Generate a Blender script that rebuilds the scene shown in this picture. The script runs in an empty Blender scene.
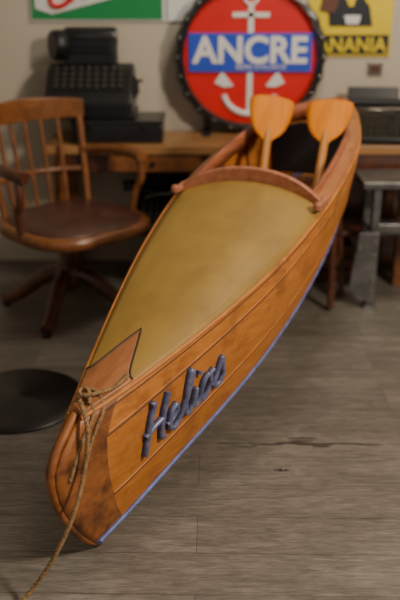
import bpy, bmesh, math, random
from mathutils import Vector, Matrix
random.seed(3)
D=bpy.data; C=bpy.context
def link(o): C.scene.collection.objects.link(o); return o
# ---------------------------------------------------------------- materials
def newmat(name):
    m=D.materials.new(name); m.use_nodes=True
    nt=m.node_tree; b=nt.nodes['Principled BSDF']; return m,nt,b
def plain(name,col,rough=.5,metal=0,coat=0,noise=.12,nscale=8,bump=0):
    m,nt,b=newmat(name)
    n=nt.nodes.new('ShaderNodeTexNoise'); n.inputs['Scale'].default_value=nscale; n.inputs['Detail'].default_value=5
    tc=nt.nodes.new('ShaderNodeTexCoord'); nt.links.new(tc.outputs['Object'],n.inputs['Vector'])
    r=nt.nodes.new('ShaderNodeValToRGB')
    r.color_ramp.elements[0].position=.3; r.color_ramp.elements[1].position=.7
    r.color_ramp.elements[0].color=(*[c*(1-noise) for c in col],1)
    r.color_ramp.elements[1].color=(*[min(1,c*(1+noise)) for c in col],1)
    nt.links.new(n.outputs['Fac'],r.inputs['Fac']); nt.links.new(r.outputs['Color'],b.inputs['Base Color'])
    b.inputs['Roughness'].default_value=rough; b.inputs['Metallic'].default_value=metal
    b.inputs['Coat Weight'].default_value=coat; b.inputs['Coat Roughness'].default_value=.2
    if bump:
        bp=nt.nodes.new('ShaderNodeBump'); bp.inputs['Strength'].default_value=bump; bp.inputs['Distance'].default_value=.01
        nt.links.new(n.outputs['Fac'],bp.inputs['Height']); nt.links.new(bp.outputs['Normal'],b.inputs['Normal'])
    return m
def wood(name,c1,c2,stretch=(14,1.2,14),rough=.35,coat=.3,scale=3,scuff=0,scuffcol=(.05,.03,.02),bump=.12,dist=.6,sscale=9,spec=.5,s0=.54,s1=.74):
    m,nt,b=newmat(name)
    tc=nt.nodes.new('ShaderNodeTexCoord'); mp=nt.nodes.new('ShaderNodeMapping'); mp.inputs['Scale'].default_value=stretch
    nt.links.new(tc.outputs['Object'],mp.inputs['Vector'])
    n=nt.nodes.new('ShaderNodeTexNoise'); n.inputs['Scale'].default_value=scale; n.inputs['Detail'].default_value=7; n.inputs['Distortion'].default_value=dist
    nt.links.new(mp.outputs['Vector'],n.inputs['Vector'])
    r=nt.nodes.new('ShaderNodeValToRGB'); r.color_ramp.elements[0].position=.33; r.color_ramp.elements[1].position=.68
    r.color_ramp.elements[0].color=(*c1,1); r.color_ramp.elements[1].color=(*c2,1)
    nt.links.new(n.outputs['Fac'],r.inputs['Fac'])
    out=r.outputs['Color']
    if scuff:
        n2=nt.nodes.new('ShaderNodeTexNoise'); n2.inputs['Scale'].default_value=sscale; n2.inputs['Detail'].default_value=10; n2.inputs['Roughness'].default_value=.65
        nt.links.new(tc.outputs['Object'],n2.inputs['Vector'])
        r2=nt.nodes.new('ShaderNodeValToRGB'); r2.color_ramp.elements[0].position=s0; r2.color_ramp.elements[1].position=s1
        r2.color_ramp.elements[0].color=(0,0,0,1); r2.color_ramp.elements[1].color=(scuff,)*3+(1,)
        nt.links.new(n2.outputs['Fac'],r2.inputs['Fac'])
        mx=nt.nodes.new('ShaderNodeMixRGB'); mx.inputs[2].default_value=(*scuffcol,1)
        nt.links.new(r2.outputs['Color'],mx.inputs[0]); nt.links.new(out,mx.inputs[1]); out=mx.outputs[0]
        rr=nt.nodes.new('ShaderNodeMapRange'); rr.inputs['To Min'].default_value=rough-.06; rr.inputs['To Max'].default_value=rough+.2
        nt.links.new(n2.outputs['Fac'],rr.inputs['Value']); nt.links.new(rr.outputs[0],b.inputs['Roughness'])
    else: b.inputs['Roughness'].default_value=rough
    nt.links.new(out,b.inputs['Base Color'])
    b.inputs['Coat Weight'].default_value=coat; b.inputs['Coat Roughness'].default_value=.25
    b.inputs['Specular IOR Level'].default_value=spec
    bp=nt.nodes.new('ShaderNodeBump'); bp.inputs['Strength'].default_value=bump; bp.inputs['Distance'].default_value=.004
    nt.links.new(n.outputs['Fac'],bp.inputs['Height']); nt.links.new(bp.outputs['Normal'],b.inputs['Normal'])
    return m
M={}
M['hull']=wood('varnished_hull',(.50,.165,.025),(.62,.23,.042),stretch=(22,.9,22),rough=.46,coat=.05,scuff=.85,scuffcol=(.17,.05,.016),dist=.25,sscale=8,s0=.49,s1=.74,bump=.06)
M['bow']=wood('bow_block_wood',(.27,.085,.022),(.44,.155,.035),stretch=(16,1.5,10),rough=.46,coat=.08,scuff=.9,scuffcol=(.075,.026,.011),sscale=13,s0=.46,s1=.66)
M['mahog']=wood('mahogany',(.24,.065,.025),(.42,.135,.055),rough=.38,coat=.25,scuff=.3)
M['coam']=wood('coaming_wood',(.34,.11,.05),(.50,.195,.095),rough=.4,coat=.2,scuff=.3)
M['bowwood']=wood('bow_plate_wood',(.32,.11,.035),(.44,.17,.058),rough=.42,coat=.12,scuff=.7,scuffcol=(.12,.04,.015))
M['deck']=wood('deck_paint',(.32,.19,.038),(.40,.24,.050),stretch=(6,1.5,6),rough=.42,coat=.03,scale=1.5,scuff=.7,scuffcol=(.20,.105,.025),bump=.03,sscale=5,s0=.46,s1=.78,spec=.4)
M['blue']=plain('blue_paint',(.16,.19,.46),.45,noise=.3,nscale=25)
M['letter']=plain('letter_blue',(.18,.195,.34),.36,metal=.3,noise=.4,nscale=40)
M['letterdk']=plain('letter_backing',(.04,.04,.10),.5)
M['dark']=plain('dark_line',(.03,.018,.012),.5)
M['split']=plain('floor_split',(.06,.05,.04),.7)
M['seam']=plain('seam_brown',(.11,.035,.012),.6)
M['inner']=wood('inner_wood',(.10,.035,.012),(.22,.085,.03),rough=.6,coat=0)
M['paddle']=wood('paddle_wood',(.62,.175,.003),(.78,.25,.006),stretch=(12,12,1.5),rough=.55,coat=0,spec=.2)
M['shaft']=wood('shaft_wood',(.42,.16,.03),(.55,.235,.05),stretch=(12,12,1.5),rough=.5,coat=.05)
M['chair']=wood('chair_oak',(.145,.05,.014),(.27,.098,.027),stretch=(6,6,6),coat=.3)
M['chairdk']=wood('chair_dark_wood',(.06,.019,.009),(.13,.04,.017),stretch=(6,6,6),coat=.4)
M['leather']=plain('brown_leather',(.075,.03,.022),.38,noise=.3,nscale=12,bump=.2)
M['bench']=wood('bench_wood',(.28,.135,.045),(.43,.22,.085),stretch=(1.2,12,12),coat=.1)
M['black']=plain('black_enamel',(.009,.009,.010),.35,coat=.2)
M['blackm']=plain('black_iron',(.022,.022,.024),.4,metal=.6)
M['steel']=plain('worn_steel',(.20,.20,.20),.4,metal=.8,noise=.35,nscale=14)
M['chrome']=plain('nickel',(.4,.38,.34),.3,metal=1)
M['key']=plain('key_caps',(.055,.05,.045),.4)
M['red']=plain('sign_red',(.66,.012,.010),.4,noise=.05)
M['white']=plain('sign_white',(.75,.75,.72),.45,noise=.03)
M['ceil']=plain('ceiling_white',(.6,.58,.54),.8,noise=.03)
M['sblue']=plain('sign_blue',(.03,.08,.55),.4,noise=.05)
M['green']=plain('sign_green',(.015,.25,.07),.4,noise=.05)
M['yellow']=plain('poster_yellow',(.80,.60,.008),.45,noise=.05)
M['navy']=plain('poster_navy',(.01,.012,.02),.45)
M['brown']=plain('poster_brown',(.12,.04,.02),.5)
M['rope']=plain('hemp_rope',(.30,.18,.08),.85,noise=.4,nscale=90,bump=.3)
M['lead']=plain('grey_box',(.12,.12,.11),.6,noise=.3)
m,nt,b=newmat('plaster_wall'); tc=nt.nodes.new('ShaderNodeTexCoord')
n=nt.nodes.new('ShaderNodeTexNoise'); n.inputs['Scale'].default_value=1.6; n.inputs['Detail'].default_value=8
r=nt.nodes.new('ShaderNodeValToRGB'); r.color_ramp.elements[0].color=(.48,.425,.34,1); r.color_ramp.elements[1].color=(.59,.53,.43,1)
nt.links.new(tc.outputs['Object'],n.inputs['Vector']); nt.links.new(n.outputs['Fac'],r.inputs['Fac']); nt.links.new(r.outputs['Color'],b.inputs['Base Color'])
b.inputs['Roughness'].default_value=.85
bp=nt.nodes.new('ShaderNodeBump'); bp.inputs['Strength'].default_value=.15; nt.links.new(n.outputs['Fac'],bp.inputs['Height']); nt.links.new(bp.outputs['Normal'],b.inputs['Normal'])
M['wall']=m
# floor planks
m,nt,b=newmat('grey_plank_floor'); tc=nt.nodes.new('ShaderNodeTexCoord')
mp=nt.nodes.new('ShaderNodeMapping'); mp.inputs['Rotation'].default_value=(0,0,math.radians(1)); mp.inputs['Location'].default_value=(.70,.05,0)
nt.links.new(tc.outputs['Object'],mp.inputs['Vector'])
br=nt.nodes.new('ShaderNodeTexBrick'); br.inputs['Scale'].default_value=1; br.inputs['Brick Width'].default_value=1.35; br.inputs['Row Height'].default_value=.155
br.inputs['Mortar Size'].default_value=.0014; br.inputs['Mortar Smooth'].default_value=.6; br.inputs['Bias'].default_value=0
br.inputs['Color1'].default_value=(.200,.180,.158,1); br.inputs['Color2'].default_value=(.262,.238,.208,1); br.inputs['Mortar'].default_value=(.095,.083,.07,1)
nt.links.new(mp.outputs['Vector'],br.inputs['Vector'])
def fn(scale,s,det,dist,lo,hi,p0,p1):
    mp2=nt.nodes.new('ShaderNodeMapping'); mp2.inputs['Scale'].default_value=s; mp2.inputs['Rotation'].default_value=(0,0,math.radians(1)); nt.links.new(tc.outputs['Object'],mp2.inputs['Vector'])
    n=nt.nodes.new('ShaderNodeTexNoise'); n.inputs['Scale'].default_value=scale; n.inputs['Detail'].default_value=det; n.inputs['Roughness'].default_value=.7; n.inputs['Distortion'].default_value=dist
    nt.links.new(mp2.outputs['Vector'],n.inputs['Vector'])
    r=nt.nodes.new('ShaderNodeValToRGB'); r.color_ramp.elements[0].position=p0; r.color_ramp.elements[1].position=p1
    r.color_ramp.elements[0].color=(lo,lo*.98,lo*.95,1); r.color_ramp.elements[1].color=(hi,hi,hi,1)
    nt.links.new(n.outputs['Fac'],r.inputs['Fac']); return n,r
n,r=fn(2.5,(1.8,14,1),10,1.0,.6,1.22,.32,.7)
n3,r3=fn(4.0,(5,40,1),10,.3,.70,1.22,.36,.64)
n4,r4=fn(2.6,(1,1.5,1),9,.6,.78,1.1,.3,.68)
out=br.outputs['Color']
for rr in (r,r3,r4):
    mx=nt.nodes.new('ShaderNodeMixRGB'); mx.blend_type='MULTIPLY'; mx.inputs[0].default_value=1
    nt.links.new(out,mx.inputs[1]); nt.links.new(rr.outputs['Color'],mx.inputs[2]); out=mx.outputs[0]
nt.links.new(out,b.inputs['Base Color'])
b.inputs['Roughness'].default_value=.42
bp=nt.nodes.new('ShaderNodeBump'); bp.inputs['Strength'].default_value=.35; bp.inputs['Distance'].default_value=.005; nt.links.new(n3.outputs['Fac'],bp.inputs['Height']); nt.links.new(bp.outputs['Normal'],b.inputs['Normal'])
M['floor']=m
# ---------------------------------------------------------------- helpers
def empty(name,loc=(0,0,0),rz=0):
    e=D.objects.new(name,None); e.location=loc; e.rotation_euler=(0,0,rz); e.empty_display_size=.1; return link(e)
def mobj(name,vs,fs,mat,parent=None,smooth=False,mats=None,fm=None,bevel=0,solid=0,soff=-1):
    me=D.meshes.new(name); me.from_pydata([tuple(v) for v in vs],[],fs)
    for x in (mats or [mat]): me.materials.append(x)
    if fm: 
        for p,i in zip(me.polygons,fm): p.material_index=i
    if smooth:
        for p in me.polygons: p.use_smooth=True
    me.update(); o=link(D.objects.new(name,me)); o.parent=parent
    if solid:
        s=o.modifiers.new('s','SOLIDIFY'); s.thickness=solid; s.offset=soff
    if bevel:
        s=o.modifiers.new('b','BEVEL'); s.width=bevel; s.segments=2; s.limit_method='ANGLE'
    return o
def box(name,size,loc,mat,parent=None,rot=(0,0,0),bevel=.004):
    x,y,z=[a/2 for a in size]
    vs=[(sx*x,sy*y,sz*z) for sx in(-1,1) for sy in(-1,1) for sz in(-1,1)]
    fs=[(0,1,3,2),(4,6,7,5),(0,4,5,1),(2,3,7,6),(0,2,6,4),(1,5,7,3)]
    o=mobj(name,vs,fs,mat,parent,bevel=bevel); o.location=loc; o.rotation_euler=rot; return o
def prism(name,prof,x0,x1,mat,parent=None,axis='X',bevel=.004):
    n=len(prof)
    def P(a,b,t): return (t,a,b) if axis=='X' else ((a,t,b) if axis=='Y' else (a,b,t))
    vs=[P(a,b,x0) for a,b in prof]+[P(a,b,x1) for a,b in prof]
    fs=[tuple(range(n)),tuple(range(2*n-1,n-1,-1))]+[(i,n+i,n+(i+1)%n,(i+1)%n) for i in range(n)]
    o=mobj(name,vs,fs,mat,parent,bevel=bevel)
    bm=bmesh.new(); bm.from_mesh(o.data); bmesh.ops.recalc_face_normals(bm,faces=bm.faces); bm.to_mesh(o.data); bm.free()
    return o
def lathe(name,prof,loc,mat,parent=None,seg=40,rot=(0,0,0),wob=0,nw=0):
    vs=[];fs=[]
    for i in range(seg):
        a=2*math.pi*i/seg
        for r,z in prof:
            k=1+(wob*math.cos(nw*a) if r>.2 else 0)
            vs.append((r*k*math.cos(a),r*k*math.sin(a),z))
    n=len(prof)
    for i in range(seg):
        j=(i+1)%seg
        for k in range(n-1): fs.append((i*n+k,j*n+k,j*n+k+1,i*n+k+1))
    o=mobj(name,vs,fs,mat,parent,smooth=True); o.location=loc; o.rotation_euler=rot
    bm=bmesh.new(); bm.from_mesh(o.data); bmesh.ops.remove_doubles(bm,verts=bm.verts,dist=1e-5); bmesh.ops.recalc_face_normals(bm,faces=bm.faces); bm.to_mesh(o.data); bm.free()
    s=o.modifiers.new('e','EDGE_SPLIT'); s.split_angle=math.radians(35)
    return o
def tube(name,pts,r,mat,parent=None,radii=None,cyc=False,smooth=True,flat=None):
    cu=D.curves.new(name,'CURVE'); cu.dimensions='3D'; cu.bevel_depth=r; cu.bevel_resolution=3; cu.use_fill_caps=True; cu.resolution_u=6
    sp=cu.splines.new('NURBS' if smooth else 'POLY'); sp.points.add(len(pts)-1)
    for i,p in enumerate(pts):
        sp.points[i].co=(*p,1); sp.points[i].radius=radii[i] if radii else 1
    if smooth: sp.order_u=3; sp.use_endpoint_u=not cyc
    sp.use_cyclic_u=cyc
    cu.materials.append(mat); o=link(D.objects.new(name,cu)); o.parent=parent; return o
def ftext(name,s,size,loc,mat,parent=None,rot=(math.pi/2,0,0),ext=.003,sx=1,off=0,shear=0):
    cu=D.curves.new(name,'FONT'); cu.body=s; cu.size=size; cu.extrude=ext; cu.align_x='CENTER'; cu.offset=off; cu.shear=shear
    cu.materials.append(mat); o=link(D.objects.new(name,cu)); o.location=loc; o.rotation_euler=rot; o.scale=(sx,1,1); o.parent=parent; return o
def interp(tab):
    tab=sorted(tab); xs=[a for a,_ in tab]; ys=[b for _,b in tab]; n=len(xs)
    m=[]
    for i in range(n):
        if i==0: m.append((ys[1]-ys[0])/(xs[1]-xs[0]))
        elif i==n-1: m.append((ys[-1]-ys[-2])/(xs[-1]-xs[-2]))
        else: m.append((ys[i+1]-ys[i-1])/(xs[i+1]-xs[i-1]))
    def f(x):
        if x<=xs[0]: return ys[0]
        if x>=xs[-1]: return ys[-1]
        for i in range(n-1):
            if x<=xs[i+1]:
                h=xs[i+1]-xs[i]; t=(x-xs[i])/h
                return (2*t**3-3*t*t+1)*ys[i]+(t**3-2*t*t+t)*h*m[i]+(-2*t**3+3*t*t)*ys[i+1]+(t**3-t*t)*h*m[i+1]
    return f
def grid(nu,nv):
    return [(i*nv+j,(i+1)*nv+j,(i+1)*nv+j+1,i*nv+j+1) for i in range(nu-1) for j in range(nv-1)]
# ---------------------------------------------------------------- room
WY=4.1
def slab(name,x0,x1,y0,y1,z0,z1,mat): 
    return box(name,(x1-x0,y1-y0,z1-z0),((x0+x1)/2,(y0+y1)/2,(z0+z1)/2),mat,bevel=0)
slab('floor',-3,3,-2.5,WY+.1,-.1,0,M['floor'])
slab('wall_back',-3,3,WY,WY+.1,0,2.9,M['wall'])
slab('wall_left',-3.1,-3,-2.5,WY+.1,0,2.9,M['wall'])
slab('wall_right',3,3.1,-2.5,WY+.1,0,2.9,M['wall'])
slab('ceiling',-3,3,-2.5,WY+.1,2.9,3.0,M['ceil'])
slab('baseboard_back',-3,3,WY-.015,WY,0,.08,M['wall'])
# ---------------------------------------------------------------- kayak
psi=math.radians(25.9)
K=empty('kayak',(.171,2.687,0),-psi)
zg=interp([(-1.05,.925),(-.8,.90),(-.5,.845),(0,.721),(.3,.632),(.6,.553),(.9,.482),(1.08,.447),(1.25,.425)])
zc0=interp([(-1.05,.66),(-.8,.61),(-.5,.535),(-.3,.465),(0,.37),(.3,.26),(.6,.152),(1.04,.006),(1.25,.004)])
zc=lambda s:max(zc0(s),.004)
wd=interp([(-1.05,.012),(-.95,.07),(-.8,.14),(-.5,.236),(-.25,.266),(0,.27),(.3,.236),(.6,.168),(.9,.080),(1.0,.046),(1.09,.014)])
Ls=interp([(0,1.09),(.1,1.165),(.22,1.205),(.5,1.18),(.8,1.105),(1,1.03)])
def side(s0,f,sgn=1,out=0):
    p=max(0,s0/1.09); L=s0
    if s0>0: L=s0*(1+(Ls(f)/1.09-1)*p**3)
    ratio=1-.2*f*f-.06*f-(.35*f)*p**2+.10*math.sin(math.pi*f)*p**1.5
    o=max(wd(s0)*ratio,.010 if f<.97 else .008)+out
    z=zg(L)*(1-f)+zc(L)*f
    return (sgn*o,-L,z)
NS=90
st=[-1.05+ (2.14)*i/NS for i in range(NS+1)]
fl=[0,.05,.12,.2,.3,.4,.5,.6,.7,.8,.88,.935,1]
vs=[];fm=[]
for s in st:
    row=[side(s,f,-1) for f in fl]
    zb=side(s,1)[2]; L=-side(s,1)[1]; ob=side(s,1)[0]; kz=max(zb-.02,.002)
    row+=[(-ob*.5,-L,(zb+kz)/2),(0,-L,kz),(ob*.5,-L,(zb+kz)/2)]
    row+=[side(s,f,1) for f in reversed(fl)]
    vs+=row
nv=len(fl)*2+3; fs=grid(len(st),nv)
for i in range(len(st)-1):
    for j in range(nv-1):
        jj=min(j,nv-2-j)
        bow=st[i]>.97
        fm.append(2 if jj==11 else (1 if bow else 0) if jj<11 else 0)
hull=mobj('hull',vs,fs,None,K,True,mats=[M['hull'],M['bow'],M['blue']],fm=fm)
bm=bmesh.new(); bm.from_mesh(hull.data); 
bmesh.ops.recalc_face_normals(bm,faces=bm.faces); bm.to_mesh(hull.data); bm.free()
sm=hull.modifiers.new('s','SOLIDIFY'); sm.thickness=.006; sm.offset=0
stem=[]
for f in [0,.05,.1,.16,.22,.3,.4,.5,.6,.7,.8,.9,1]:
    a=side(1.09,f); stem.append((0,a[1]-.002,max(a[2],.012)))
tube('stem_post',stem,.0115,M['bow'],K)
tube('stern_post',[(0,1.05,zg(-1.05)),(0,1.06,.8),(0,1.05,.665)],.0125,M['mahog'],K)
def batten(name,f,r,mat,s0=-1.04,s1=1.0,out=.002,flat=1):
    for sg in (1,-1):
        tube(name+('_starboard' if sg>0 else '_port'),[side(s0+(s1-s0)*i/40,f,sg,out) for i in range(41)],r,mat,K)
batten('gunwale_rail',.014,.0062,M['hull'],-1.04,1.085)
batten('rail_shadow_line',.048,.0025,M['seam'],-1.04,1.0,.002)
batten('upper_batten',.17,.003,M['hull'],-1.0,.97,.0025)
batten('upper_batten_seam',.188,.0026,M['seam'],-1.0,.97,.002)
batten('mid_batten',.64,.003,M['hull'],-1.0,.97,.0025)
batten('mid_batten_seam',.658,.0026,M['seam'],-1.0,.97,.002)
batten('chine_strip',.975,.0075,M['blue'],-1.0,1.08,.001)
for sg in(1,-1):
    tube('bow_block_edge',[side(.965-.03*math.sin(math.pi*f),f,sg,.001) for f in [.2,.3,.45,.6,.75,.86]],.0022,M['seam'],K)
# deck
def deckz(s,q): 
    w=wd(s); return zg(s)+.055*(w/.27)**1.2*(1-q*q)
def dk(s,q,up=0): return (q*wd(s),-s,deckz(s,q)+up)
ds=[-.01+1.10*i/50 for i in range(51)]; qs=[-1+2*j/16 for j in range(17)]
mobj('foredeck',[dk(min(s,1.09),q) for s in ds for q in qs],grid(51,17),M['deck'],K,True,solid=.005)
ed=lambda q:.93-.17*(1-abs(q))**2.0
vsx=[]
for i in range(17):
    for q in qs:
        e=ed(q); vsx.append(dk(e+(1.092-e)*i/16,q,.003))
mobj('bow_deck_plate',vsx,grid(17,17),M['bowwood'],K,True,solid=.004,soff=0)
q2=[-1+2*j/40 for j in range(41)]
tube('bow_plate_edging',[dk(ed(q),q,.005) for q in q2],.0026,M['dark'],K,smooth=False)
# cockpit side decks
def win(l):
    base=wd(-l)-.05
    if l<.68: return base
    if l>.84: return 0
    t=(l-.68)/.16
    return max(0,base*math.sqrt(max(0,1-t*t)))
ls=[1.05*i/60 for i in range(61)]
for sg,nm in((1,'starboard'),(-1,'port')):
    v=[]
    for l in ls:
        w=wd(-l); a=min(win(l),w)
        for k in range(5):
            o=w+(a-w)*k/4; q=o/w if w>0 else 0
            v.append((sg*o,l,deckz(-l,q) if l>0.0 else deckz(0,q)))
    mobj('side_deck_'+nm,v,grid(61,5),M['bowwood'],K,True,solid=.008)
lip=[]
lr=[0.01+.83*i/50 for i in range(51)]
pts=[(win(l),l) for l in lr]+[(0,.84)]+[(-win(l),l) for l in reversed(lr)]
v=[];
for o,l in pts:
    w=wd(-l); z=deckz(-l,o/w); v+=[(o,l,z-.035),(o,l,z+.022)]
mobj('cockpit_lip',v,[(2*i,2*i+2,2*i+3,2*i+1) for i in range(len(pts)-1)],M['mahog'],K,True,solid=.014,soff=0)
# front coaming
v=[];N=30
for i in range(N+1):
    q=-1.0+2.0*i/N; o=q*.262; l=-.005+.035*(1-q*q)
    z=deckz(0,q)
    h=.046*(1-.55*abs(q)**4)
    v+=[(o,l-.010,z-.004),(o,l-.012,z+h),(o,l+.008,z+h+.004),(o,l+.016,z-.02)]
fsx=[]
for i in range(N):
    for k in range(4): a=i*4;fsx.append((a+k,a+4+k,a+4+(k+1)%4,a+(k+1)%4))
fsx+=[(0,1,2,3),(4*N+3,4*N+2,4*N+1,4*N)]
mobj('front_coaming',v,fsx,M['coam'],K,False,bevel=.004)
for sg in(1,-1):
    tube('coaming_end',[(sg*.255,.06,zg(0)+.016),(sg*.262,.0,zg(0)+.022),(sg*.262,-.05,zg(.03)+.016)],.014,M['coam'],K,radii=[1,1,.8])
    lathe('coaming_knob',[(0,.014),(.01,.012),(.016,.004),(.016,-.01),(0,-.01)],(sg*.262,-.05,zg(.03)+.026),M['coam'],K,seg=16)
for i,l in enumerate([.15,.32,.5,.66]):
    pr=[side(-l,f,-1,-.008) for f in(.06,.3,.6,.9)]+[(0,l,zc(-l)+.004)]+[side(-l,f,1,-.008) for f in(.9,.6,.3,.06)]
    tube('rib_%d'%(i+1),pr,.007,M['chair'],K)
v=[]
for l in [.02,.2,.4,.6,.78]:
    w=wd(-l)*.62; z=zc(-l)+.02; v+=[(-w,l,z),(w,l,z)]
mobj('floorboards',v,[(2*i,2*i+1,2*i+3,2*i+2) for i in range(4)],M['inner'],K,solid=.008)
box('seat_board',(.30,.26,.018),(0,.44,zc(-.44)+.09),M['mahog'],K,rot=(math.radians(14),0,0))
bk=prism('seat_backrest',[(-.15,-.09),(.15,-.09),(.16,.04),(.12,.095),(.05,.115),(-.05,.115),(-.12,.095),(-.16,.04)],-.010,.010,M['black'],K,axis='Y',bevel=.006)
bk.location=(0,.64,zg(-.64)-.11); bk.rotation_euler=(-.2,0,0)
# lettering : cursive boat name
LT={'H1':[(-.02,-.02),(.04,.3),(.12,.75),(.2,1.0),(.12,1.02)],'H2':[(.50,1.0),(.42,.7),(.36,.3),(.36,.05),(.44,.02)],'H3':[(.0,.42),(.2,.5),(.42,.52)],
'e':[(.50,.24),(.64,.3),(.74,.42),(.7,.56),(.6,.5),(.55,.3),(.57,.08),(.66,-.01),(.78,.06),(.86,.2)],
'l':[(.86,.2),(1.0,.55),(1.1,.95),(1.04,1.04),(.98,.7),(.95,.3),(.97,.06),(1.05,0),(1.14,.12)],
'i':[(1.14,.12),(1.22,.5),(1.20,.2),(1.22,.03),(1.3,.02),(1.38,.2)],
'd':[(1.27,.76),(1.29,.82)],
'o':[(1.50,.56),(1.41,.46),(1.36,.24),(1.38,.04),(1.47,-.04),(1.57,.06),(1.62,.28),(1.60,.48),(1.50,.56),(1.56,.50),(1.68,.56)],
's':[(1.70,.12),(1.84,.42),(1.92,.66),(1.94,.52),(1.99,.3),(2.01,.12),(1.94,-.02),(1.82,-.02),(1.75,.08)]}
txt=empty('boat_name_lettering'); txt.parent=K
def onside(x,y,out):
    s=.870-x*.145; f=.545-.33*y
    return side(s,f,1,out)
for k,pl in LT.items():
    pts=[]
    for (x0,y0),(x1,y1) in zip(pl,pl[1:]):
        for t in(0,.5): pts.append((x0+(x1-x0)*t,y0+(y1-y0)*t))
    pts.append(pl[-1])
    tube('letter_back_'+k,[onside(x,y,.004) for x,y in pts],.0088,M['letterdk'],txt)
    tube('letter_'+k,[onside(x,y,.011) for x,y in pts],.0078,M['letter'],txt)
def rope(name,pts,r,parent):
    cu=D.curves.new('t','CURVE'); cu.dimensions='3D'; sp=cu.splines.new('NURBS'); sp.points.add(len(pts)-1)
    for i,p in enumerate(pts): sp.points[i].co=(*p,1)
    sp.order_u=3; sp.use_endpoint_u=True; cu.resolution_u=16
    o=link(D.objects.new('t',cu)); dg=C.evaluated_depsgraph_get(); me=o.evaluated_get(dg).to_mesh()
    P=[v.co.copy() for v in me.vertices]; D.objects.remove(o)
    Q=[P[0]]
    for p in P[1:]:
        while (p-Q[-1]).length>.003: Q.append(Q[-1]+(p-Q[-1]).normalized()*.003)
    for k in range(3):
        out=[]
        for i,p in enumerate(Q):
            t=(Q[min(i+1,len(Q)-1)]-Q[max(i-1,0)]).normalized()
            a=t.cross(Vector((.3,.2,1))).normalized(); b2=t.cross(a)
            an=i*.003/(r*5.5)*2*math.pi+k*2.094
            out.append(p+(a*math.cos(an)+b2*math.sin(an))*r*.5)
        tube('%s_strand_%d'%(name,k+1),out,r*.56,M['rope'],parent,smooth=False)
R=empty('mooring_rope')
Kinv=Matrix.Translation((.171,2.687,0))@Matrix.Rotation(-psi,4,'Z')
kw=lambda p: Kinv@Vector(p)
rope('tail',[(-.295,1.72,.475),(-.268,1.66,.45),(-.270,1.642,.39),(-.280,1.628,.32),(-.305,1.575,.23),(-.36,1.55,.12),(-.42,1.545,.03),(-.47,1.48,.008),(-.56,1.38,.008),(-.7,1.3,.008)],.0058,R)
for n_,(s,dz) in enumerate([(1.045,.0),(1.015,.004)]):
    ring=[side(s,.2,-1,.007),side(s,.03,-1,.009),dk(s,-.5,.011),dk(s,0,.012),dk(s,.5,.011),side(s,.03,1,.010),side(s+.01,.12,1,.008),side(s+.02,.3,1,.007)]
    rope('wrap_%d'%(n_+1),[kw(p) for p in ring],.0052,R)
rope('knot',[kw(p) for p in [dk(1.06,.9,.012),dk(1.03,.2,.024),dk(1.02,-.6,.018),dk(1.05,-.6,.024),dk(1.06,.4,.028),dk(1.0,.9,.014),dk(.97,.95,.012),dk(.93,.8,.012)]],.0050,R)
# ---------------------------------------------------------------- trestle under the stern
T=empty('wooden_trestle',tuple(kw((0,.9,0))),-psi)
zt=max(zc(-.9)-.02,0)-.004
box('beam',(.16,.05,.06),(0,0,zt-.03),M['chairdk'],T)
for sx in(-1,1):
    for sy in(-1,1):
        tube('leg',[(sx*.05,sy*.015,zt-.05),(sx*.08,sy*.09,.017)],.016,M['chairdk'],T,smooth=False)
    box('brace',(.02,.13,.035),(sx*.07,0,.22),M['chairdk'],T)
# ---------------------------------------------------------------- paddles
def paddle(bot,top,roll,name='wooden_paddle'):
    bot=Vector(bot);top=Vector(top); d=(top-bot); Ln=d.length; d.normalize()
    x=(Vector((1,0,0))-d*d.x).normalized(); y=d.cross(x)
    mt=Matrix((x,y,d)).transposed().to_4x4(); mt.translation=bot
    e=empty(name); e.matrix_world=mt@Matrix.Rotation(roll,4,'Z')
    BL=.205
    hw=interp([(0,.012),(.08,.020),(.2,.046),(.36,.066),(.6,.080),(.85,.087),(.95,.085),(.988,.078),(1,.068)])
    v=[]
    for i in range(33):
        t=i/32; h=hw(t)
        for k in range(9):
            q=-1+k/4; ridge=.008*(1-abs(q))**2*(1-t)
            v.append((q*h,-.010*(1-q*q)*t-ridge,Ln-BL+BL*t+.004*(1-q*q)*t))
    mobj('blade',v,grid(33,9),M['paddle'],e,True,solid=.009,soff=0)
    tube('shaft',[(0,0,0),(0,0,Ln*.4),(0,0,Ln-BL*1.0),(0,-.002,Ln-BL*.8),(0,-.005,Ln-BL*.4)],.0165,M['shaft'],e,radii=[1,1,1,.85,.2])
    return e
paddle((.19,2.735,.50),(.284,3.2,.985),.05)
paddle((.372,2.63,.575),(.498,3.1,.985),-.22)
# ---------------------------------------------------------------- bench
B=empty('workbench',(0,0,0))
BZ=.70
box('top',(2.1,.40,.04),(.33,3.88,BZ-.02),M['bench'],B)
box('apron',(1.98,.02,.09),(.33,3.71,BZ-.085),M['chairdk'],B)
for i,x in enumerate((-.66,-.02,.98,1.33)):
    for j,y in enumerate((3.72,4.04)): box('leg_%d_%d'%(i,j),(.055,.055,BZ-.04),(x,y,(BZ-.04)/2),M['chair'],B)
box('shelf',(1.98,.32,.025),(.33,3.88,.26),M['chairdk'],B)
box('drawer_front',(.42,.02,.075),(-.22,3.697,BZ-.085),M['chair'],B)
lathe('drawer_knob',[(0,.02),(.012,.018),(.014,.01),(.006,0),(0,0)],(-.22,3.687,BZ-.085),M['blackm'],B,rot=(math.pi/2,0,0),seg=16)
box('underbench_shade_board',(1.1,.02,.60),(.32,4.06,.35),M['chairdk'],B)  # added dark board hiding the wall, stands in for shade under the bench
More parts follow.
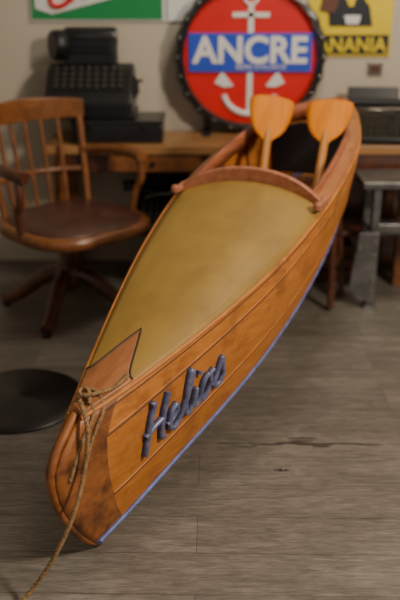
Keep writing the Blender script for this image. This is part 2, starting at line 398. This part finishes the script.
def typewriter(loc,rz,sc=1,name='antique_typewriter'):
    e=empty(name,loc,rz); e.scale=(sc,)*3
    prism('body',[(-.16,.0),(.14,0),(.14,.12),(.06,.14),(.0,.10),(-.16,.035)],-.15,.15,M['black'],e,bevel=.008)
    for r_ in range(4):
        for c in range(9):
            lathe('key_%d_%d'%(r_,c),[(0,.012),(.009,.012),(.010,.006),(.008,0),(.003,0),(.003,-.02)],(-.12+c*.03+r_*.004,-.14+r_*.032,.058+r_*.018),M['key'],e,seg=10)
    lathe('platen',[(0,-.17),(.022,-.17),(.022,.17),(0,.17)],(0,.08,.165),M['blackm'],e,rot=(0,math.pi/2,0),seg=20)
    for sx in(-1,1): lathe('platen_knob',[(0,-.012),(.026,-.012),(.026,.012),(0,.012)],(sx*.185,.08,.165),M['black'],e,rot=(0,math.pi/2,0),seg=20)
    box('paper_table',(.26,.008,.08),(0,.125,.2),M['black'],e,rot=(-.3,0,0))
    tube('type_guard',[(-.1,.02,.12),(-.06,-.03,.15),(.06,-.03,.15),(.1,.02,.12)],.006,M['chrome'],e)
    return e
typewriter((.83,3.86,BZ),-.1,.95)
typewriter((-.16,3.86,.2725),.1,1.1)
typewriter((.25,3.87,.2725),-.05,1.1)
S=empty('black_instrument_case',(-.385,3.87,BZ))
box('case_body',(.42,.26,.085),(0,0,.0425),M['black'],S,bevel=.008)
box('case_lid',(.43,.27,.02),(0,0,.095),M['black'],S,bevel=.006)
for x in(-.12,.12): box('latch',(.02,.008,.03),(x,-.134,.075),M['blackm'],S)
Rg=empty('antique_cash_register',(-.52,3.925,BZ+.107))
prism('cabinet',[(-.14,0),(.14,0),(.14,.20),(.05,.235),(-.02,.21),(-.12,.11),(-.14,.07)],-.205,.205,M['black'],Rg,bevel=.012)
box('drawer',(.36,.02,.05),(0,-.142,.038),M['blackm'],Rg)
box('plinth',(.43,.30,.015),(0,0,.0075),M['blackm'],Rg)
for sx in(-1,1): lathe('side_boss',[(0,-.01),(.05,-.01),(.06,0),(.05,.01),(0,.01)],(sx*.205,.03,.12),M['blackm'],Rg,rot=(0,math.pi/2,0),seg=24)
for r_ in range(4):
    for c in range(9):
        lathe('key_%d_%d'%(r_,c),[(0,.014),(.010,.014),(.010,.006),(.004,.0),(.004,-.02)],(-.15+c*.0375,-.105+r_*.024,.14+r_*.023),M['key'],Rg,seg=10,rot=(.7,0,0))
box('indicator_housing',(.25,.09,.14),(-.0,.07,.285),M['black'],Rg,bevel=.018)
box('indicator_window',(.19,.01,.045),(-.0,.022,.30),M['blackm'],Rg)
lathe('indicator_crown',[(0,-.125),(.04,-.125),(.047,-.105),(.047,.105),(.04,.125),(0,.125)],(-.0,.07,.35),M['black'],Rg,rot=(0,math.pi/2,0),seg=24)
lathe('side_reel',[(0,-.035),(.062,-.035),(.07,-.02),(.07,.02),(.062,.035),(.03,.04),(0,.04)],(-.15,.04,.315),M['blackm'],Rg,rot=(0,math.pi/2,.5),seg=28)
tube('crank',[(.20,.0,.1),(.225,0,.1),(.225,-.03,.16),(.25,-.03,.16)],.007,M['blackm'],Rg,smooth=False)
# ---------------------------------------------------------------- round sign
G=empty('round_advertising_sign',(.24,4.0,1.068)); G.scale=(1.03,1,1.02)
q_=math.pi/2
lathe('frame',[(.31,-.03),(.325,-.045),(.345,-.04),(.352,-.02),(.352,.03),(0,.03),(0,-.005),(.315,-.005),(.31,-.03)],(0,0,0),M['black'],G,seg=144,rot=(q_,0,0),wob=.012,nw=24)
for o in G.children: o.scale=(1,1,-1)
lathe('rim_ring',[(.308,.03),(.314,.042),(.320,.03)],(0,0,0),M['chrome'],G,seg=80,rot=(q_,0,0))
for i in range(24):
    a=2*math.pi*i/24
    lathe('rim_stud',[(0,.008),(.006,.006),(.009,0)],(.336*math.cos(a),-.041,.336*math.sin(a)),M['chrome'],G,seg=10,rot=(q_,0,0))
lathe('red_disc',[(0,.012),(.31,.012),(.31,.0)],(0,0,0),M['red'],G,seg=80,rot=(q_,0,0))
yy=-.016
box('anchor_shank',(.026,.006,.50),(0,yy,-.01),M['white'],G,bevel=.001)
tube('anchor_ring',[(.032*math.cos(a),yy,.262+.032*math.sin(a)) for a in [i*math.pi/8 for i in range(16)]],.007,M['white'],G,cyc=True)
box('anchor_stock',(.17,.006,.022),(0,yy,.185),M['white'],G,bevel=.001)
tube('anchor_arms',[(.125*math.sin(a),yy,-.15-.115*math.cos(a)) for a in [-1.35+2.7*i/14 for i in range(15)]],.014,M['white'],G)
for sx in(-1,1):
    prism('anchor_fluke',[(sx*.165,-.12),(sx*.13,-.065),(sx*.075,-.135),(sx*.12,-.14)],yy-.004,yy+.004,M['white'],G,axis='Y',bevel=0)
box('blue_band',(.57,.008,.175),(0,-.021,.018),M['sblue'],G,bevel=.002)
ftext('sign_lettering','ANCRE',.165,(0,-.027,-.025),M['white'],G,sx=.98,off=.005)
ftext('sign_small_lettering',"BIERE D'ALSACE",.03,(.05,-.027,-.056),M['white'],G,sx=1.1)
for sx in(-1,1):
    box('stand_foot',(.04,.15,.016),(sx*.2,-.02,-.3525),M['black'],G)
    box('stand_post',(.03,.02,.17),(sx*.2,.038,-.27),M['black'],G)
A=empty('green_advertising_panel',(-.42,4.0935,1.45))
box('backing',(.80,.012,.46),(0,0,0),M['white'],A)
box('green_field',(.63,.006,.43),(-.075,-.009,-.005),M['green'],A)
prism('white_sash',[(-.37,-.17),(-.29,-.195),(.02,-.12),(.02,.1),(-.37,.1)],-.018,-.012,M['white'],A,axis='Y',bevel=0)
tube('red_script',[(-.16,-.021,-.10),(-.22,-.021,-.155),(-.285,-.021,-.165),(-.30,-.021,-.12),(-.25,-.021,-.09),(-.2,-.021,-.12)],.012,M['red'],A)
tube('red_script_tail',[(-.14,-.021,-.12),(-.06,-.021,-.10),(.0,-.021,-.06)],.008,M['red'],A)
box('side_strip',(.006,.006,.43),(.26,-.009,-.005),M['lead'],A)
Y=empty('yellow_advertising_poster',(.715,4.094,1.33))
box('backing',(.43,.01,.545),(0,0,0),M['yellow'],Y)
box('name_strip',(.41,.004,.09),(0,-.007,-.215),M['navy'],Y,bevel=0)
ftext('poster_lettering','BANANIA',.095,(0,-.01,-.248),M['yellow'],Y,sx=.93,off=.002)
prism('figure_coat',[(-.09,-.13),(.12,-.13),(.10,-.04),(.05,.02),(-.05,.02),(-.10,-.04)],-.010,-.006,M['navy'],Y,axis='Y',bevel=0)
prism('figure_collar',[(-.03,.03),(.04,.03),(.02,-.04),(-.0,-.04)],-.013,-.010,M['yellow'],Y,axis='Y',bevel=0)
prism('figure_face',[(.08*math.cos(a)*.7,.09+.07*math.sin(a)) for a in [i*math.pi/8 for i in range(16)]],-.013,-.008,M['brown'],Y,axis='Y',bevel=0)
prism('figure_cap',[(-.05,.13),(.05,.14),(.035,.22),(-.035,.215)],-.016,-.010,M['red'],Y,axis='Y',bevel=0)
prism('figure_hand',[(-.14,-.06),(-.07,-.07),(-.05,-.02),(-.08,.02),(-.13,.0)],-.014,-.010,M['brown'],Y,axis='Y',bevel=0)
prism('white_cup',[(-.01,-.12),(.05,-.12),(.06,-.08),(-.02,-.08)],-.016,-.012,M['white'],Y,axis='Y',bevel=0)
O=empty('wall_outlet',(.865,4.094,1.0))
box('plate',(.075,.012,.065),(0,0,0),M['chrome'],O); box('insert',(.05,.008,.04),(0,-.007,0),M['brown'],O)
for sx in(-1,1): lathe('socket_hole',[(0,.002),(.005,.002),(.005,-.002)],(sx*.01,-.012,0),M['black'],O,rot=(q_,0,0),seg=10)
# ---------------------------------------------------------------- swivel armchair
H=empty('wooden_swivel_armchair',(-.60,3.40,0),math.radians(-48))
w1=M['chair'];w2=M['chairdk']
for i,a in enumerate((38,128,218,308)):
    a=math.radians(a); c,s=math.cos(a),math.sin(a)
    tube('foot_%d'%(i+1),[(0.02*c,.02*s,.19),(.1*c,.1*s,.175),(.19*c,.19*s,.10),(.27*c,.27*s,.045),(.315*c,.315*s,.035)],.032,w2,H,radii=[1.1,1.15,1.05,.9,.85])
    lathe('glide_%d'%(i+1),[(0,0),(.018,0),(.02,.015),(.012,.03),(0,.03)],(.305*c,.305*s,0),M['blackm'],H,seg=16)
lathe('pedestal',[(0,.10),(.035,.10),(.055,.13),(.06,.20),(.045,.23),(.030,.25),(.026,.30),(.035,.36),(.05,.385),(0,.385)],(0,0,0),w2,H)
lathe('screw',[(0,.3),(.014,.3),(.014,.41),(0,.41)],(0,0,0),M['blackm'],H,seg=16)
box('tilt_iron_1',(.30,.04,.018),(0.03,0,.392),M['blackm'],H); box('tilt_iron_2',(.04,.28,.018),(0.03,0,.392),M['blackm'],H)
def sup(a,r,n=3.0):
    c,s=math.cos(a),math.sin(a); k=(abs(c)**n+abs(s)**n)**(-1/n); return (r*k*c,r*k*s)
def padded(name,prof,mat,ox=0.075):
    seg=48; v=[]
    for i in range(seg):
        for r,z in prof:
            x,y=sup(2*math.pi*i/seg,max(r,.0005)); v.append((x+ox,y,z))
    n=len(prof); f=[(i*n+k,((i+1)%seg)*n+k,((i+1)%seg)*n+k+1,i*n+k+1) for i in range(seg) for k in range(n-1)]
    return mobj(name,v,f,mat,H,True)
padded('seat_frame',[(0,.40),(.265,.40),(.29,.41),(.298,.43),(.294,.452),(.27,.458),(0,.458)],w1)
padded('seat_cushion',[(0,.484),(.1,.482),(.205,.476),(.255,.463),(.265,.455),(0,.455)],M['leather'])
def barc(y): return -.235+ .10*(y/.25)**2
v=[];N=16
for i in range(N+1):
    y=-.25+.5*i/N; x=barc(y)-.045; zt_=.925-.35*(y*y)*.6; zb=.825+.1*(y*y)
    for dx,z in((-.014,zb),(-.014,zt_),(.012,zt_),(.012,zb)): v.append((x+dx,y,z))
f=[]
for i in range(N):
    for k in range(4): a=i*4; f.append((a+k,a+4+k,a+4+(k+1)%4,a+(k+1)%4))
f+=[(0,1,2,3),(4*N+3,4*N+2,4*N+1,4*N)]
mobj('crest_rail',v,f,w1,H,bevel=.006)
for i,y in enumerate((-.235,-.15,-.075,0,.075,.15,.235)):
    r_=.016 if abs(y)>.2 else .010
    tube('back_spindle_%d'%(i+1),[(barc(y)+.02,y*.92,.45),(barc(y)-.02,y,.68),(barc(y)-.045,y,.84)],r_,w1,H)
for sg in(1,-1):
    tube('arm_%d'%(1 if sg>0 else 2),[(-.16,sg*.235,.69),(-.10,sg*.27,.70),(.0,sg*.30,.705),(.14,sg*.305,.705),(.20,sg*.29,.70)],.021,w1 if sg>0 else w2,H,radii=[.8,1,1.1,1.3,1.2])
    tube('arm_support_%d'%(1 if sg>0 else 2),[(.16,sg*.30,.695),(.19,sg*.305,.61),(.12,sg*.30,.54),(.13,sg*.28,.43)],.017,w1 if sg>0 else w2,H)
tube('back_mid_rail',[(barc(y)-.018,y,.60) for y in(-.235,-.12,0,.12,.235)],.014,w1,H)
# ---------------------------------------------------------------- cast base plate on floor
lathe('cast_iron_floor_base',[(0,.022),(.03,.022),(.04,.018),(.20,.015),(.225,.012),(.235,.006),(.236,0),(0,0)],(-.66,2.56,0),M['black'],None,seg=64)
# ---------------------------------------------------------------- steel table right
U=empty('industrial_steel_table',(-.05,0,0))
box('top',(.68,.25,.03),(1.10,3.52,.585),M['steel'],U)
for i,x in enumerate((.83,1.37)):
    for j,y in enumerate((3.43,3.62)):
        box('leg_%d_%d'%(i,j),(.035,.035,.57),(x,y,.285),M['steel'],U); box('foot_%d_%d'%(i,j),(.06,.06,.012),(x,y,.006),M['steel'],U)
box('lower_rail',(.54,.02,.05),(1.10,3.43,.38),M['steel'],U)
box('lower_shelf',(.56,.20,.015),(1.10,3.52,.36),M['steel'],U)
prism('gusset_plate',[(.73,.10),(.85,.02),(.85,.37),(.76,.37)],3.400,3.408,M['steel'],U,axis='Y',bevel=.002)
for z in(.08,.14,.2,.26,.32): lathe('rivet',[(0,.008),(.007,.006),(.010,0)],(.835,3.400,z),M['chrome'],U,rot=(q_,0,0),seg=12)
for z in(.14,.22,.3): lathe('rivet',[(0,.008),(.007,.006),(.010,0)],(.765,3.400,z),M['chrome'],U,rot=(q_,0,0),seg=12)
for i,(x,y,z0,sx,sy,sz) in enumerate([(.58,3.88,0,.36,.26,.2),(.08,3.9,0,.4,.26,.18)]):
    e=empty('storage_crate',(x,y,z0))
    for k in range(3):
        for s in(-1,1):
            box('slat',(sx,.012,sz/3-.012),(0,s*(sy/2),sz*(k+.5)/3),M['chairdk'],e); box('end_slat',(.012,sy,sz/3-.012),(s*(sx/2-.006),0,sz*(k+.5)/3),M['chairdk'],e)
    box('crate_base',(sx-.02,sy-.02,.012),(0,0,.006),M['chairdk'],e)
# worn split in the floor planks: irregular slivers
e=empty('floor_plank_splinters')
def sliver(x,y,L,h,mat,k):
    up=[];dn=[]
    for i in range(9):
        t=i/8; w=h*math.sin(math.pi*t)**.6*random.uniform(.4,1)
        up.append((x+L*(t-.5),y+w+.1*h)); dn.append((x+L*(t-.5),y-w*.8))
    prism('sliver_%d'%k,up+dn[::-1],0.0002,.0018,mat,e,axis='Z',bevel=0)
k=0
for x,y,L,h in [(.12,2.27,.12,.003),(.22,2.262,.10,.004),(.31,2.27,.13,.009),(.38,2.262,.12,.008),(.47,2.268,.14,.004),(.34,2.30,.10,.005),(.56,2.262,.09,.003),(.255,2.115,.05,.006),(.16,2.25,.06,.003)]:
    sliver(x,y,L,h,M['split'],k); k+=1
sliver(.258,2.117,.022,.005,M['white'],k); sliver(.335,2.283,.08,.003,M['dark'],k+1); sliver(.40,2.25,.06,.003,M['dark'],k+2)
# ---------------------------------------------------------------- lights
def area(name,loc,tgt,size,power,col):
    l=D.lights.new(name,'AREA'); l.energy=power; l.size=size; l.color=col
    o=link(D.objects.new(name,l)); o.location=loc; o.rotation_euler=(Vector(tgt)-Vector(loc)).to_track_quat('-Z','Y').to_euler(); return o
area('ceiling_lamp_key',(1.9,.8,2.4),(.05,2.1,.3),.32,80,(1,.86,.69))
area('ceiling_lamp_back',(.6,2.8,2.75),(.4,4.05,1.0),.45,20,(1,.90,.76))
area('ceiling_lamp_front',(-1.2,-.4,2.6),(0,2.2,.3),1.4,8,(1,.95,.9))
w=D.worlds.new('World'); C.scene.world=w; w.use_nodes=True
w.node_tree.nodes['Background'].inputs[0].default_value=(.92,.95,1,1); w.node_tree.nodes['Background'].inputs[1].default_value=.22
cam=D.cameras.new('camera'); co=link(D.objects.new('camera',cam)); co.location=(0,0,1.45); co.rotation_euler=(math.radians(90-22.4),0,0)
cam.lens=48; cam.sensor_width=36; cam.dof.use_dof=True; cam.dof.focus_distance=2.15; cam.dof.aperture_fstop=1.5
C.scene.camera=co
